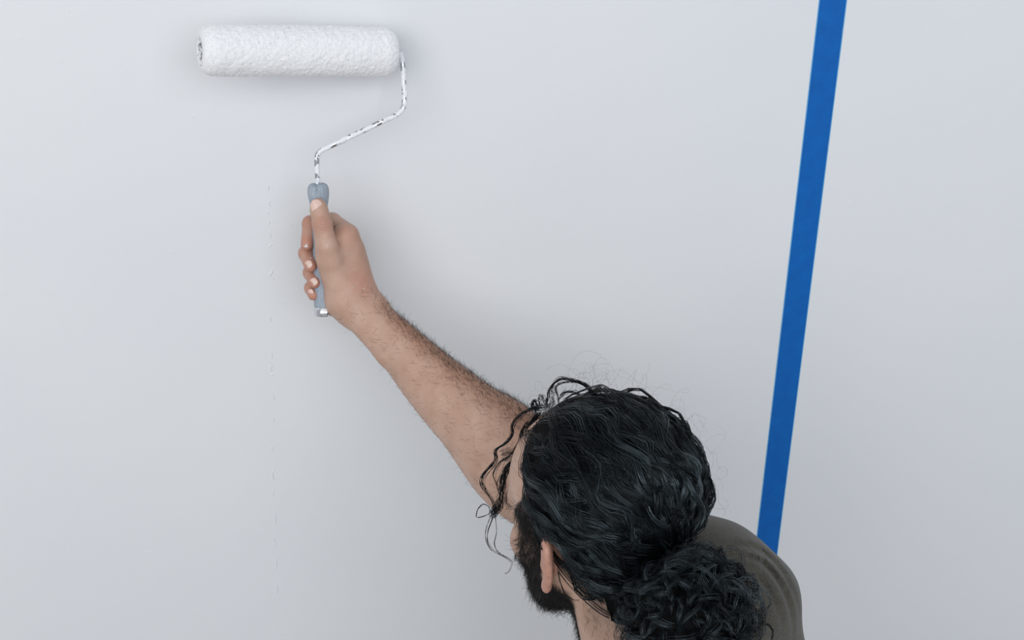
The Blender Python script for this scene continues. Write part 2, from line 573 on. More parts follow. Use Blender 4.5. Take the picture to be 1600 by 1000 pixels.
# end rings closing in to the core
cover = under(obj('roller_cover', cov.reshape(-1, 3), fq, MN), roller)
bpy.context.view_layer.update()
for s0, sg in ((0.0, 1), (LEN, -1)):
    ring = []
    for r, ds in ((RC * 0.60, 0.0), (RC * 0.5, -0.0004 * sg), (RC * 0.44, 0.0015 * sg), (RC * 0.43, 0.010 * sg)):
        ring.append(ra_ + ax * (s0 + ds) + r * (np.cos(th[::3])[:, None] * e1 + np.sin(th[::3])[:, None] * e2))
    m = len(th[::3]); rv = np.vstack(ring)
    ff = [(i * m + j, i * m + (j + 1) % m, (i + 1) * m + (j + 1) % m, (i + 1) * m + j) for i in range(3) for j in range(m)]
    under(obj('cover_end', rv, ff, MN), cover)
    # recessed end cap with spokes and cage wires
    cv_ = [ra_ + ax * (s0 + 0.006 * sg)] + [ra_ + ax * (s0 + 0.006 * sg) + RC * 0.435 * (math.cos(a) * e1 + math.sin(a) * e2) for a in th[::3]]
    cap = under(obj('end_cap', np.array(cv_), [(0, 1 + j, 1 + (j + 1) % m) for j in range(m)], MD), roller)
    for k in range(5):
        a0 = k / 5 * 2 * math.pi + 0.4
        pts = []
        for u in np.linspace(0, 1, 14):
            r = RC * (0.08 + 0.34 * u)
            a = a0 + 0.9 * u
            pts.append(ra_ + ax * (s0 - sg * (0.0015 + 0.003 * math.sin(u * math.pi)) + sg * 0.004) + r * (math.cos(a) * e1 + math.sin(a) * e2))
        vv_, ff = tube(pts, 0.0011, 8)
        under(obj('cage_wire', vv_, ff, MC), roller)
# pile fibres
NFB = 11000
u = rng.uniform(0.004, 0.996, NFB); a = rng.uniform(0, 2 * math.pi, NFB)
pr = np.array(prof)
rr = np.interp(u * LEN, pr[:, 0], pr[:, 1])
nrm_r = np.cos(a)[:, None] * e1 + np.sin(a)[:, None] * e2
base = ra_ + ax * (u * LEN)[:, None] + nrm_r * (rr - 0.0005)[:, None]
dirs = nrm(nrm_r + rng.normal(0, 0.55, (NFB, 3)))
ln = rng.uniform(0.0010, 0.0021, NFB)[:, None]
bend = rng.normal(0, 0.5, (NFB, 3))
P = np.stack([base, base + dirs * ln * 0.6, base + (dirs + 0.35 * bend) * ln], 1)
v_, q_ = strand_mesh(P, np.tile(np.array([[0.00022, 0.00020, 0.00010]]), (NFB, 1)))
fib = under(obj('nap_fibres', v_, q_, MN), cover); fib['kind'] = 'stuff'

# rod: out of the right end, down, back under the cover to the grip
HT, HB = at(497.0, 292, 0.074), at(507.5, 492, 0.104)
ha = nrm(HT - HB)
rp = [rb_ - ax * 0.02, rb_ + ax * 0.004, at(625.5, 85, 0.036), at(629.2, 100, 0.039), at(631, 130, 0.044), at(631.8, 157, 0.049),
      at(630.5, 168, 0.051), at(621, 178.5, 0.053), at(595, 191, 0.057), at(555, 210, 0.062), at(515, 229, 0.067), at(502, 235.5, 0.068),
      at(496.6, 241, 0.069), at(495.0, 250, 0.070), at(496.0, 275, 0.0725), HT + ha * 0.001, HT - ha * 0.03]
rod_path = catmull(rp, 150)
vv_, ff = tube(rod_path, 0.0030, 14)
under(obj('steel_rod', vv_, ff, MC), roller)
# blobs of dried paint on the rod
for k in range(14):
    i = int(rng.uniform(35, 112)); t = nrm(rod_path[i + 1] - rod_path[i - 1])
    c = rod_path[i] + nrm(np.cross(t, rng.normal(size=3))) * 0.0021
    vv_, ff = tube([c + t * s * rng.uniform(0.8, 1.2) for s in np.linspace(-0.004, 0.004, 7) * rng.uniform(0.5, 1.4)], 0.0019 * np.sqrt(np.clip(1 - np.linspace(-1, 1, 7) ** 2, 0.02, 1)), 8)
    under(obj('paint_blob', vv_, ff, MP), roller)
# grip: body of revolution with two lobes at the top, chrome ferrule below
hc = nrm(-cf - ha * (-cf @ ha)); hs = np.cross(ha, hc)      # towards the room, to the right
HL = np.linalg.norm(HT - HB)
gp = [(0.0, 0.0070), (0.0015, 0.0094), (0.005, 0.0110), (0.011, 0.0114), (0.020, 0.0102), (0.030, 0.0088), (0.048, 0.0090), (0.07, 0.0098),
      (0.09, 0.0102), (0.11, 0.0108), (0.125, 0.0113), (HL - 0.0105, 0.0118)]
gp = np.array(gp)
ss = np.r_[np.linspace(0, 0.03, 34), np.linspace(0.032, HL - 0.0105, 60)]
gr = catmull(np.c_[gp, np.zeros(len(gp))], 400)
rad_g = np.interp(ss, gr[:, 0], gr[:, 1])
thg = np.arange(64) / 64 * 2 * math.pi
gv = []
for s, r in zip(ss, rad_g):
    top = max(0.0, 1 - s / 0.024)
    # two lobes with a groove facing the room, groove fades down the grip
    gro = 1 - 0.34 * top ** 0.7 * (np.exp(-((np.mod(thg + math.pi, 2 * math.pi) - math.pi + 0.30) / 0.34) ** 2) + np.exp(-((np.mod(thg, 2 * math.pi) - math.pi) / 0.34) ** 2))
    el = 1 + 0.10 * top
    gv.append(HT - (s - 0.004 * top * (1 - (gro < 0.9) * 0.5))[:, None] * ha + (r * gro)[:, None] * (np.cos(thg)[:, None] * hc + el * np.sin(thg)[:, None] * hs))
gv = np.array(gv); ng = len(ss)
idx = np.arange(ng * 64).reshape(ng, 64)
fg = [tuple(x) for x in np.stack([idx[:-1], np.roll(idx, -1, 1)[:-1], np.roll(idx, -1, 1)[1:], idx[1:]], -1).reshape(-1, 4)[:, ::-1]]
fg.append(tuple(idx[0])); fg.append(tuple(idx[-1])[::-1])
grip = obj('rubber_grip', (gv.reshape(-1, 3) - HB) @ np.stack([hs, hc, ha], 1), fg, MG)
grip.matrix_world = Matrix([[hs[i], hc[i], ha[i], HB[i]] for i in range(3)] + [[0, 0, 0, 1]])
bpy.context.view_layer.update()
under(grip, roller)
fr = []
for s, r in ((HL - 0.0108, 0.0112), (HL - 0.0105, 0.0121), (HL - 0.001, 0.0122), (HL, 0.0116), (HL + 0.0002, 0.0085), (HL - 0.003, 0.0078), (HL - 0.0032, 0.0)):
    fr.append(HT - ha * s + r * (np.cos(thg)[:, None] * hc + np.sin(thg)[:, None] * hs))
idx = np.arange(7 * 64).reshape(7, 64)
ffr = np.stack([idx[:-1], np.roll(idx, -1, 1)[:-1], np.roll(idx, -1, 1)[1:], idx[1:]], -1).reshape(-1, 4)[:, ::-1]
under(obj('chrome_ferrule', np.vstack(fr), ffr, MK, smooth=False), roller)


# ================================================================== the painter
def hd(py):                                               # distance of the grip axis from the wall at a photo row
    return 0.074 + (py - 292) / 200 * 0.030


def Q(x, y, c):                                           # hand point: photo pixel and offset from the grip axis towards the room
    return at(x, y, hd(y) + c)


# ---- head frame
HC = at(940, 825, 0.46)
TH, PH, RH = rad(33), rad(10), rad(0)
Fv = V(-math.sin(TH) * math.cos(PH), math.cos(TH) * math.cos(PH), -math.sin(PH))
Lv = V(-math.cos(TH), -math.sin(TH), 0)
Uv = np.cross(Fv, Lv)
HM = np.stack([Fv, Lv, Uv], 1)
HS = 0.93
hp = lambda f, l, u: HC + HS * (HM @ V(f, l, u))
to_head = lambda p: (p - HC) @ HM / HS
HE = lambda c, r, M: Ell(c, np.array(r) * HS, M)
HCn = lambda a, b, ra, rb: Cone(a, b, ra * HS, rb * HS)

SL, SR = at(958, 850, 0.35), at(1135, 975, 0.48)
EL = at(788, 698, 0.262)
C7 = at(1030, 1090, 0.55)
PEL = C7 + V(0.02, -0.20, -0.52)

ops = []
U_ = lambda pr, k=0.01: ops.append((pr, 'u', k))
S_ = lambda pr, k=0.006: ops.append((pr, 's', k))
# torso core, shoulders, neck
U_(Cone(C7 + V(0.04, 0.05, -0.09), PEL, 0.095, 0.105), 0)
U_(Cone(at(1040, 945, 0.43), SR, 0.062, 0.05), 0.05)
U_(Cone(at(1040, 945, 0.43), SL, 0.062, 0.052), 0.05)
U_(Cone(hp(-0.022, 0, -0.035), C7 + V(0, 0.035, 0.0), 0.051, 0.060), 0.03)
# head
U_(HE(hp(-0.004, 0, 0.052), (0.098, 0.076, 0.080), HM), 0.03)
U_(HE(hp(0.030, 0, 0.040), (0.068, 0.066, 0.070), HM), 0.03)
U_(HE(hp(0.052, 0, -0.036), (0.044, 0.053, 0.066), HM), 0.03)
for s in (-1, 1):
    U_(HCn(hp(0.008, s * 0.056, -0.030), hp(0.066, s * 0.020, -0.088), 0.018, 0.016), 0.02)
    U_(HCn(hp(0.090, s * 0.010, 0.024), hp(0.074, s * 0.050, 0.027), 0.0085, 0.0085), 0.014)
    U_(HE(hp(0.064, s * 0.046, -0.020), (0.022, 0.018, 0.018), HM), 0.018)
    S_(HE(hp(0.100, s * 0.033, 0.004), (0.014, 0.016, 0.011), HM), 0.012)
U_(HE(hp(0.082, 0, -0.090), (0.017, 0.022, 0.015), HM), 0.016)
U_(HCn(hp(0.098, 0, 0.016), hp(0.117, 0, -0.022), 0.0065, 0.0105), 0.010)
for s in (-1, 1):
    U_(HE(hp(0.106, s * 0.012, -0.027), (0.010, 0.007, 0.007), HM), 0.006)
    S_(HE(hp(0.108, s * 0.008, -0.036), (0.004, 0.004, 0.005), HM), 0.003)
U_(HE(hp(0.094, 0, -0.050), (0.013, 0.025, 0.0065), HM), 0.006)
U_(HE(hp(0.093, 0, -0.062), (0.013, 0.022, 0.0070), HM), 0.006)
S_(HCn(hp(0.111, 0.026, -0.0565), hp(0.111, -0.026, -0.0565), 0.005, 0.005), 0.004)
for s in (-1, 1):
    U_(HCn(hp(0.085, s * 0.020, 0.0125), hp(0.078, s * 0.046, 0.0115), 0.0045, 0.004), 0.004)   # upper lid
    U_(HCn(hp(0.083, s * 0.020, -0.0065), hp(0.077, s * 0.046, -0.004), 0.004, 0.004), 0.004)    # lower lid


def ear_ops(s):
    # a point of the ear plane: a = backwards, h = up, o = out from the plane
    back = nrm(V(-0.80, s * 0.60, 0)); upv = nrm(V(-0.16, 0, 1.0)); out = nrm(np.cross(back, upv)) * (-s)
    out = out if out[1] * s > 0 else -out
    o0 = V(0.004, s * 0.0735, -0.010)
    e = lambda a, h, o: hp(*(o0 + 0.85 * (back * a + upv * h + out * o)))
    hel = catmull([(0.004, 0.004, 0.002), (0.002, 0.018, 0.003), (0.010, 0.032, 0.004), (0.022, 0.036, 0.004), (0.032, 0.029, 0.003),
                   (0.035, 0.014, 0.002), (0.031, -0.004, 0.001), (0.023, -0.019, 0.001), (0.014, -0.029, 0.001)], 15)
    g = []
    for i in range(14):
        g.append((HCn(e(*hel[i]), e(*hel[i + 1]), 0.0036, 0.0036), 'u', 0.003))
    eM = HM @ np.stack([back, upv, out], 1)
    g.append((HE(e(0.017, 0.008, -0.002), (0.017, 0.026, 0.0032), eM), 'u', 0.003))
    g.append((HE(e(0.011, -0.024, 0.0), (0.009, 0.011, 0.0042), eM), 'u', 0.006))
    g.append((HCn(e(0.006, 0.012, -0.002), e(0.024, 0.016, 0.003), 0.003, 0.003), 'u', 0.004))
    g.append((HCn(e(0.024, 0.016, 0.003), e(0.018, -0.012, 0.003), 0.003, 0.003), 'u', 0.004))
    g.append((HE(e(0.003, -0.004, 0.003), (0.004, 0.007, 0.004), eM), 'u', 0.004))
    g.append((HE(e(0.012, -0.001, 0.004), (0.007, 0.010, 0.005), eM), 's', 0.003))
    g.append((HCn(e(0.010, 0.004, -0.008), e(0.004, -0.002, -0.010), 0.010, 0.010), 'u', 0.008))
    return Group(g)


U_(ear_ops(1), 0.006)
U_(ear_ops(-1), 0.006)
# left arm: forearm profile measured from the photo
fa = [(561, 480, 0.113, 0.0235), (585, 503, 0.128, 0.0245), (615, 531, 0.147, 0.0262), (666, 587, 0.185, 0.0335), (722, 641, 0.222, 0.0405), (775, 688, 0.255, 0.0445)]
pts = [at(x, y, d) for x, y, d, r in fa]
fc = catmull([np.r_[p, f[3]] for p, f in zip(pts, fa)], 22)
U_(Group([(Cone(fc[i, :3], fc[i + 1, :3], fc[i, 3], fc[i + 1, 3]), 'u', 0.0) for i in range(21)]), 0.0)
U_(Cone(pts[-1], EL + V(0.02, -0.02, -0.02), 0.0445, 0.046), 0.02)
U_(Cone(EL + V(0.015, -0.02, -0.015), SL, 0.046, 0.054), 0.03)
# ulna head and a tendon ridge
U_(Ell(at(590, 480, 0.118), (0.011, 0.011, 0.011)), 0.012)
U_(Cone(at(556, 497, 0.126), at(600, 556, 0.165), 0.006, 0.006), 0.016)
# palm
U_(Cone(Q(541, 372, 0.002), Q(559, 474, 0.003), 0.0155, 0.0235), 0.018)
U_(Cone(Q(548, 392, -0.012), Q(556, 462, -0.006), 0.0150, 0.0200), 0.015)
U_(Cone(Q(549, 425, -0.016), Q(548, 470, -0.006), 0.0135, 0.0180), 0.015)
U_(Cone(Q(512, 402, 0.0195), Q(540, 463, 0.010), 0.0140, 0.0215), 0.016)      # thenar
U_(Cone(Q(533, 470, 0.006), Q(553, 478, 0.008), 0.0150, 0.0200), 0.014)       # heel of the hand
U_(Cone(Q(538, 366, 0.000), Q(526, 392, 0.012), 0.0095, 0.0100), 0.012)       # web towards the thumb
thumb = Group([(Cone(Q(516, 408, 0.021), Q(511, 386, 0.0235), 0.0138, 0.0128), 'u', 0),
               (Cone(Q(511, 386, 0.0235), Q(503.5, 350, 0.0225), 0.0128, 0.0108), 'u', 0.004),
               (Cone(Q(503.5, 350, 0.0225), Q(498.5, 327, 0.0195), 0.0112, 0.0095), 'u', 0.004),
               (Cone(Q(498.5, 330, 0.0195), Q(497, 321, 0.0180), 0.0095, 0.0085), 'u', 0.004)])
U_(thumb, 0.0045)
fingers = {
    'index': [(545, 366, -0.004, .0118), (519, 346, -0.024, .0100), (484.5, 349, -0.012, .0086), (479.5, 382, 0.002, .0072)],
    'middle': [(553, 392, -0.014, .0120), (521, 384, -0.031, .0102), (479, 396, -0.012, .0090), (485, 415, 0.0065, .0076)],
    'ring': [(555, 418, -0.018, .0115), (524, 412, -0.032, .0098), (485.5, 426, -0.012, .0086), (491.5, 441, 0.0065, .0073)],
    'pinky': [(554, 444, -0.016, .0105), (527, 438, -0.029, .0088), (486, 450, -0.010, .0075), (489.5, 461, 0.003, .0065)]}
for nme, fp in fingers.items():
    fp3 = [Q(x, y, c) for x, y, c, r in fp]
    g = [(Cone(fp3[i], fp3[i + 1], fp[i][3], fp[i + 1][3]), 'u', 0.004) for i in range(3)]
    U_(Group(g), 0.0015)
# groove between thumb and index base
S_(Cone(Q(521, 343, 0.018), Q(529, 374, 0.021), 0.0024, 0.0016), 0.0035)
# right arm hanging, hand resting on the thigh (mostly outside the photo)
ER = SR + V(0.09, -0.03, -0.27); WR = ER + V(-0.02, 0.06, -0.25)
U_(Cone(SR, ER, 0.050, 0.041), 0.02)
U_(Cone(ER, WR, 0.041, 0.024), 0.01)
hdir = nrm(WR - ER); hw = nrm(np.cross(hdir, V(1, 0, 0.1)))
KN = WR + hdir * 0.085
for k, wv in enumerate((-0.026, -0.009, 0.009, 0.025)):
    U_(Cone(WR + hw * wv * 0.4, KN + hw * wv, 0.018, 0.0125), 0.012)
for k, wv in enumerate((-0.027, -0.009, 0.009, 0.026)):
    l = (0.075, 0.085, 0.080, 0.062)[k]
    a = KN + hw * wv; b = a + hdir * l * 0.5 + V(-0.010, 0, 0); c = b + hdir * l * 0.45 + V(-0.022, 0, 0)
    U_(Group([(Cone(a, b, 0.0095, 0.0085), 'u', 0), (Cone(b, c, 0.0085, 0.007), 'u', 0.003)]), 0.002)
a = WR + hdir * 0.025 - hw * 0.02; b = a + hdir * 0.035 - hw * 0.028; c = b + hdir * 0.03 - hw * 0.004
U_(Group([(Cone(a, b, 0.014, 0.0105), 'u', 0), (Cone(b, c, 0.0105, 0.008), 'u', 0.003)]), 0.004)

bv, bq = sdf_mesh(ops, 0.0022)
bn = vnormals(bv, bq)
hl = to_head(bv)
# skin colour masks; the brown one mixes arm-hair tone with painted-in shade
sm = lambda a, b, x: np.clip((x - a) / (b - a), 0, 1) ** 2 * (3 - 2 * np.clip((x - a) / (b - a), 0, 1))
arm_ax = nrm(pts[-1] - pts[0])
ta = (bv - pts[0]) @ arm_ax
on_arm = (ta > -0.02) & (ta < 0.40) & (np.linalg.norm((bv - pts[0]) - ta[:, None] * arm_ax, axis=1) < 0.09) & (np.linalg.norm(hl, axis=1) > 0.13)
dors = nrm(np.cross(arm_ax, -cf))                               # extensor side: up-right of the arm
dors = dors if dors[2] > 0 else -dors
side = bn @ nrm(dors + 0.25 * cf)
shade_brown_m = np.where(on_arm, sm(0.0, 0.8, side) * sm(-0.01, 0.06, ta), 0) * 0.75  # upper-right side of the arm browner: hair tone plus painted shade
hand_d = np.linalg.norm(bv - Q(520, 410, 0), axis=1)
near = lambda p, r: np.exp(-((bv - p) ** 2).sum(1) / r ** 2)
red = np.zeros(len(bv))
for nme, fp in fingers.items():
    for j in (2, 3):
        red = np.maximum(red, 0.75 * near(Q(*fp[j][:3]), 0.014))
red = np.maximum(red, 0.42 * near(Q(504, 350, 0.03), 0.011))
red = np.maximum(red, 0.45 * near(Q(565, 440, 0.02), 0.020))
red = np.maximum(red, 0.25 * near(Q(545, 370, 0.01), 0.018))
ear_m = (np.abs(hl[:, 1]) > 0.0745) & (hl[:, 0] < 0.012) & (hl[:, 0] > -0.05) & (np.abs(hl[:, 2]) < 0.05)
red = np.maximum(red, ear_m * 0.45)
shade_brown_m = np.maximum(shade_brown_m, 0.35 * (hand_d < 0.1) * sm(0.1, 0.9, bn @ nrm(V(1, 0.4, 0))))  # shade painted into the right-facing skin of the hand


def beard_mask(h):
    f, l, u = h[:, 0], np.abs(h[:, 1]), h[:, 2]
    jaw = sm(-0.012, 0.004, f) * sm(-0.010, -0.035, u) * (u > -0.14)
    side_b = sm(0.006, 0.016, f) * sm(0.066, 0.052, f) * (u > -0.05) * (u < 0.06) * (l > 0.045) * (u < 0.060 - 0.9 * np.clip(f - 0.022, 0, 1))
    under_j = (f > 0.0) * (u < -0.05) * sm(-0.15, -0.11, u)
    cheek = 1 - sm(0.055, 0.075, f) * sm(-0.050, -0.020, u)
    lips = 1 - ((f > 0.085) & (u > -0.070) & (u < -0.042) & (l < 0.024))
    return np.clip(np.maximum(jaw * cheek, side_b) * lips + 0.5 * under_j * (jaw <= 0), 0, 1)


in_head = np.linalg.norm(hl, axis=1) < 0.20
bm = np.where(in_head & ~ear_m & ~on_arm, beard_mask(hl), 0)
nape = np.where(in_head, sm(-0.01, -0.045, hl[:, 0]) * sm(-0.125, -0.06, hl[:, 2]) * (hl[:, 2] < 0.02), 0)
stub = np.maximum(0.85 * bm, 0.45 * nape)

person = empty('person', (PEL[0], PEL[1], 0.0), 'person with long black wavy tied-back hair reaching up to hold the paint roller', 'person')
body = under(obj('body', bv, bq, MS, attrs={'tan': shade_brown_m, 'red': red, 'stubble': stub}), person)


# ---- skin folds over the thumb joint and the wrist
def skin_folds(centre, along, period, radius, strength):
    global SKIN_NORMAL
    dist = MS.node('ShaderNodeVectorMath', {0: SKIN_COORD, 1: tuple(centre)}, operation='DISTANCE').outputs['Value']
    mask = MS.node('ShaderNodeMapRange', {'Value': dist, 1: radius * 0.35, 2: radius, 3: 1.0, 4: 0.0}).outputs[0]
    jit = MS.node('ShaderNodeMath', {0: MS.noise(120, 2, vec=SKIN_COORD), 1: 6.0}, operation='MULTIPLY').outputs[0]
    al = tuple(np.array(along) * 2 * math.pi / period)
    ph_ = MS.node('ShaderNodeMath', {0: MS.node('ShaderNodeVectorMath', {0: SKIN_COORD, 1: al}, operation='DOT_PRODUCT').outputs['Value'], 1: jit}, operation='ADD').outputs[0]
    sn = MS.node('ShaderNodeMath', {0: ph_}, operation='SINE').outputs[0]
    ab = MS.node('ShaderNodeMath', {0: sn}, operation='ABSOLUTE').outputs[0]
    sq = MS.node('ShaderNodeMath', {0: ab, 1: 0.5}, operation='POWER').outputs[0]
    hgt = MS.node('ShaderNodeMath', {0: sq, 1: mask}, operation='MULTIPLY').outputs[0]
    SKIN_NORMAL = MS.bump(hgt, strength, 0.0010, SKIN_NORMAL)


_td = nrm(Q(511, 386, 0.0235) - Q(503.5, 350, 0.0225))
skin_folds(Q(504, 349, 0.034), _td, 0.0052, 0.013, 0.55)
skin_folds(Q(547, 366, 0.012), nrm(Q(559, 474, 0) - Q(541, 372, 0)), 0.0050, 0.014, 0.30)
skin_folds(Q(545, 480, 0.020), arm_ax, 0.0075, 0.030, 0.30)

# ---- nails: thin curved plates on the fingertips
def nail(c, along, nrm_, w, l, name='fingernail'):
    along = nrm(along); nn = nrm(nrm_ - along * (nrm_ @ along)); sd_ = np.cross(along, nn)
    g = []
    for u in np.linspace(-1, 1, 9):
        for v in np.linspace(-1, 1, 9):
            x = v * w / 2 * (1 - 0.62 * abs(u) ** 4)
            g.append(c + along * u * l / 2 + sd_ * x + nn * (-(x / w) ** 2 * w * 0.72 - 0.0006 * u * u))
    g = np.array(g)
    f = [(i * 9 + j, i * 9 + j + 1, (i + 1) * 9 + j + 1, (i + 1) * 9 + j) for i in range(8) for j in range(8)]
    g2 = np.vstack([g, g - nn * 0.0006])
    f2 = f + [tuple(81 + k for k in q[::-1]) for q in f]
    return under(obj(name, g2, f2, MNAIL), person)


tip, ipj = Q(497.5, 323, 0.018), Q(504.5, 350, 0.0225)
tdir = nrm(tip - ipj); tn = nrm(-cf - tdir * (-cf @ tdir))
nail(Q(496.4, 324.0, 0.0187) + tn * 0.0102, tdir, tn, 0.0128, 0.0160)
for nme, (cx, cy, cz, al, nn, w, l) in {
        'index': (476.5, 384, 0.0058, (0.1, -1.0, 0.3), (-0.75, -0.3, 0.65), 0.0085, 0.007),
        'middle': (481, 413, 0.0130, (0.35, -0.9, 0.3), (-0.35, 0.1, 0.95), 0.0090, 0.0085),
        'ring': (489.5, 440.5, 0.0132, (0.5, -0.8, 0.2), (-0.2, 0.1, 0.95), 0.0085, 0.0085),
        'pinky': (484.5, 457, 0.0072, (0.4, -0.9, 0.2), (-0.5, 0.1, 0.85), 0.0070, 0.0070)}.items():
    B3 = np.stack([hs, ha, hc], 1)
    nail(Q(cx, cy, cz), B3 @ V(*al), B3 @ V(*nn), w, l)

# ---- flecks of white paint on the hand
from bisect import bisect
near_hand = np.nonzero(hand_d < 0.12)[0]


def on_skin(x, y):
    """skin point first met along the photo ray (x, y)"""
    d = cf + cr * (x - 800) / FPX + cu * (500 - y) / FPX; d = nrm(d)
    w = bv[near_hand] - cc; t = w @ d
    r = np.linalg.norm(w - t[:, None] * d, axis=1)
    k = np.nonzero(r < 0.0022)[0]
    if not len(k):
        k = np.array([np.argmin(r)])
    j = near_hand[k[np.argmin(t[k])]]
    return bv[j], bn[j]


for (x, y, sx, sy) in [(474, 386, .0032, .0014), (479, 383, .0012, .0026), (476, 388, .0026, .0012), (485, 401, .0012, .001), (481.5, 410, .0012, .0034), (483, 418, .0008, .003),
                       (491, 434, .0016, .0042), (493.5, 439, .0012, .003), (514, 383, .0008, .001), (538, 436, .0008, .0008), (554, 449.5, .0008, .0012),
                       (569, 449.5, .0008, .0009), (556, 420, .0006, .0007), (507, 348, .0006, .0006)]:
    p, n_ = on_skin(x, y)
    e_a = nrm(np.cross(n_, V(0, 0, 1))); e_b = np.cross(n_, e_a)
    g = [p + n_ * 0.0009]
    for r_, hgt in ((0.55, 0.0007), (1.0, -0.0002)):
        for k in range(9):
            w = rng.uniform(0.75, 1.2)
            g.append(p + n_ * hgt + 0.75 * e_a * math.cos(k * 0.628) * sx * r_ * w + 0.75 * e_b * math.sin(k * 0.628) * sy * r_ * w)
    f = [(0, 1 + k, 1 + (k + 1) % 10) for k in range(10)] + [(1 + k, 11 + k, 11 + (k + 1) % 10, 1 + (k + 1) % 10) for k in range(10)]
    under(obj('paint_speck', np.array(g), f, MP), person)

# ---- eyes
for s in (-1, 1):
    c = hp(0.0775, s * 0.033, 0.003)
    nu_, nv_ = 20, 12
    g = [(0.0118 * math.cos(b), 0.0118 * math.sin(b) * math.cos(a), 0.0118 * math.sin(b) * math.sin(a)) for b in np.linspace(0.001, math.pi - 0.001, nv_) for a in np.arange(nu_) / nu_ * 2 * math.pi]
    f = [(i * nu_ + j, i * nu_ + (j + 1) % nu_, (i + 1) * nu_ + (j + 1) % nu_, (i + 1) * nu_ + j) for i in range(nv_ - 1) for j in range(nu_)]
    o = obj('eyeball', np.array(g), f, MEY)
    o.matrix_world = Matrix([[HM[i, 0], HM[i, 1], HM[i, 2], c[i]] for i in range(3)] + [[0, 0, 0, 1]])
    bpy.context.view_layer.update()
    mw = o.matrix_world.copy(); o.parent = person; o.matrix_parent_inverse = person.matrix_world.inverted(); o.matrix_basis = mw


# ---- short body hair grown from the skin
def grow(mask, count, length, direction, curl, r0, name, mat, segs=4, lift=0.45):
    w = np.clip(mask, 0, None); cs = np.cumsum(w); idx = np.searchsorted(cs, rng.uniform(0, cs[-1], count))
    p = bv[idx] + rng.normal(0, 0.0006, (count, 3)); n_ = bn[idx]
    d = direction(p, n_)
    d = nrm(d - n_ * (d * n_).sum(1, keepdims=True) + rng.normal(0, 0.28, (count, 3)))
    ln = rng.uniform(*length, count)[:, None]
    cdir = nrm(np.cross(n_, d)) * rng.normal(0, curl, (count, 1))
    t = np.linspace(0, 1, segs)
    P = np.stack([p - n_ * 0.0004 + ln * (d * tt_ + n_ * lift * (tt_ - 0.55 * tt_ ** 2) * rng.uniform(0.7, 1.2, (count, 1)) + cdir * tt_ ** 2) for tt_ in t], 1)
    R = np.tile((r0 * (1 - 0.75 * t))[None], (count, 1))
    v, q = strand_mesh(P, R)
    o = under(obj(name, v, q, mat), person); o['kind'] = 'stuff'
    return o


arm_mask = np.where(on_arm & (ta > 0.0), sm(-0.15, 0.75, side) ** 1.5 * sm(0.0, 0.05, ta) + 0.05, 0) * (hl[:, 0] ** 2 + hl[:, 1] ** 2 + hl[:, 2] ** 2 > 0.15 ** 2)
grow(arm_mask, 14500, (0.005, 0.011), lambda p, n: np.tile(-arm_ax * 0.75 + dors * 0.1 - V(0, 0, 0.55), (len(p), 1)), 0.30, 0.00011, "arm_hair", MAH, 4, 0.30)
grow(np.where(bm > 0.35, bm, 0), 15000, (0.006, 0.013), lambda p, n: np.tile(-Uv * 0.9 + Fv * 0.25 + Lv * 0.1, (len(p), 1)), 0.7, 0.00019, "beard", MBE, 4, 0.5)
grow(np.where(nape > 0.05, nape, 0), 3200, (0.003, 0.007), lambda p, n: np.tile(Uv * -0.7 - Fv * 0.3, (len(p), 1)), 0.4, 0.00012, 'nape_stubble', MBE, 4, 0.4)
brow = np.where(in_head, np.exp(-((hl[:, 2] - 0.028) / 0.0045) ** 2) * (hl[:, 0] > 0.055) * (np.abs(hl[:, 1]) > 0.012) * (np.abs(hl[:, 1]) < 0.062), 0)
grow(brow, 1600, (0.005, 0.010), lambda p, n: np.sign((p - HC) @ Lv)[:, None] * Lv[None] * 0.9 - Fv * 0.2, 0.3, 0.00014, 'eyebrows', MBE, 4, 0.35)

# ================================================================== hair
CR_C, CR_R = V(-0.004, 0, 0.050), V(0.099, 0.078, 0.082)      # scalp ellipsoid in the head frame


HLX = [-0.11, -0.080, -0.060, -0.046, -0.034, -0.010, 0.014, 0.028, 0.042, 0.060, 0.075, 0.10]
HLU = [-0.090, -0.105, -0.078, -0.022, 0.004, 0.014, 0.026, 0.058, 0.078, 0.100, 0.115, 0.13]


def hair_region(h):
    f, l, u = h[:, 0], np.abs(h[:, 1]), h[:, 2]
    line = np.interp(f, HLX, HLU)
    return u > line


def scalp(d):
    return CR_C + d * CR_R * (1 + sm(0.0, -0.55, d[..., 2:3]) * V(-0.14, -0.20, 0.80))


GATH = nrm((V(-0.115, -0.004, 0.004) - CR_C) / CR_R)           # where the hair is tied, as a direction on the scalp
B_C = to_head(at(1078, 962, 0.585)[None])[0]                   # middle of the bun in the head frame
B_R = V(0.056, 0.072, 0.062)

# dark under-layer: follows scalp and bun so that no skin shows between the strands
hops = [(HE(hp(*(CR_C + V(-0.002, 0, 0.002))), CR_R + 0.0035, HM), 'u', 0),
        (HCn(hp(-0.030, 0, -0.015), hp(-0.034, 0, -0.080), 0.058, 0.053), 'u', 0.02),
        (HE(hp(*B_C), B_R * 0.80, HM), 'u', 0.03)]


def cut(P, v):
    h = to_head(P.reshape(-1, 3))
    f, l, u = h[:, 0], np.abs(h[:, 1]), h[:, 2]
    line = np.interp(f, HLX, HLU)
    m = (line - u) * 0.7
    bun = Ell(B_C, B_R * 0.80).sd(h)
    m = np.minimum(m, bun - 0.001)
    return -smin(-v, -m.reshape(v.shape), 0.004)


uv_, uq_ = sdf_mesh(hops, 0.0035, post=cut)
hair = under(obj('hair', uv_, uq_, MHB), person)
bpy.context.view_layer.update()

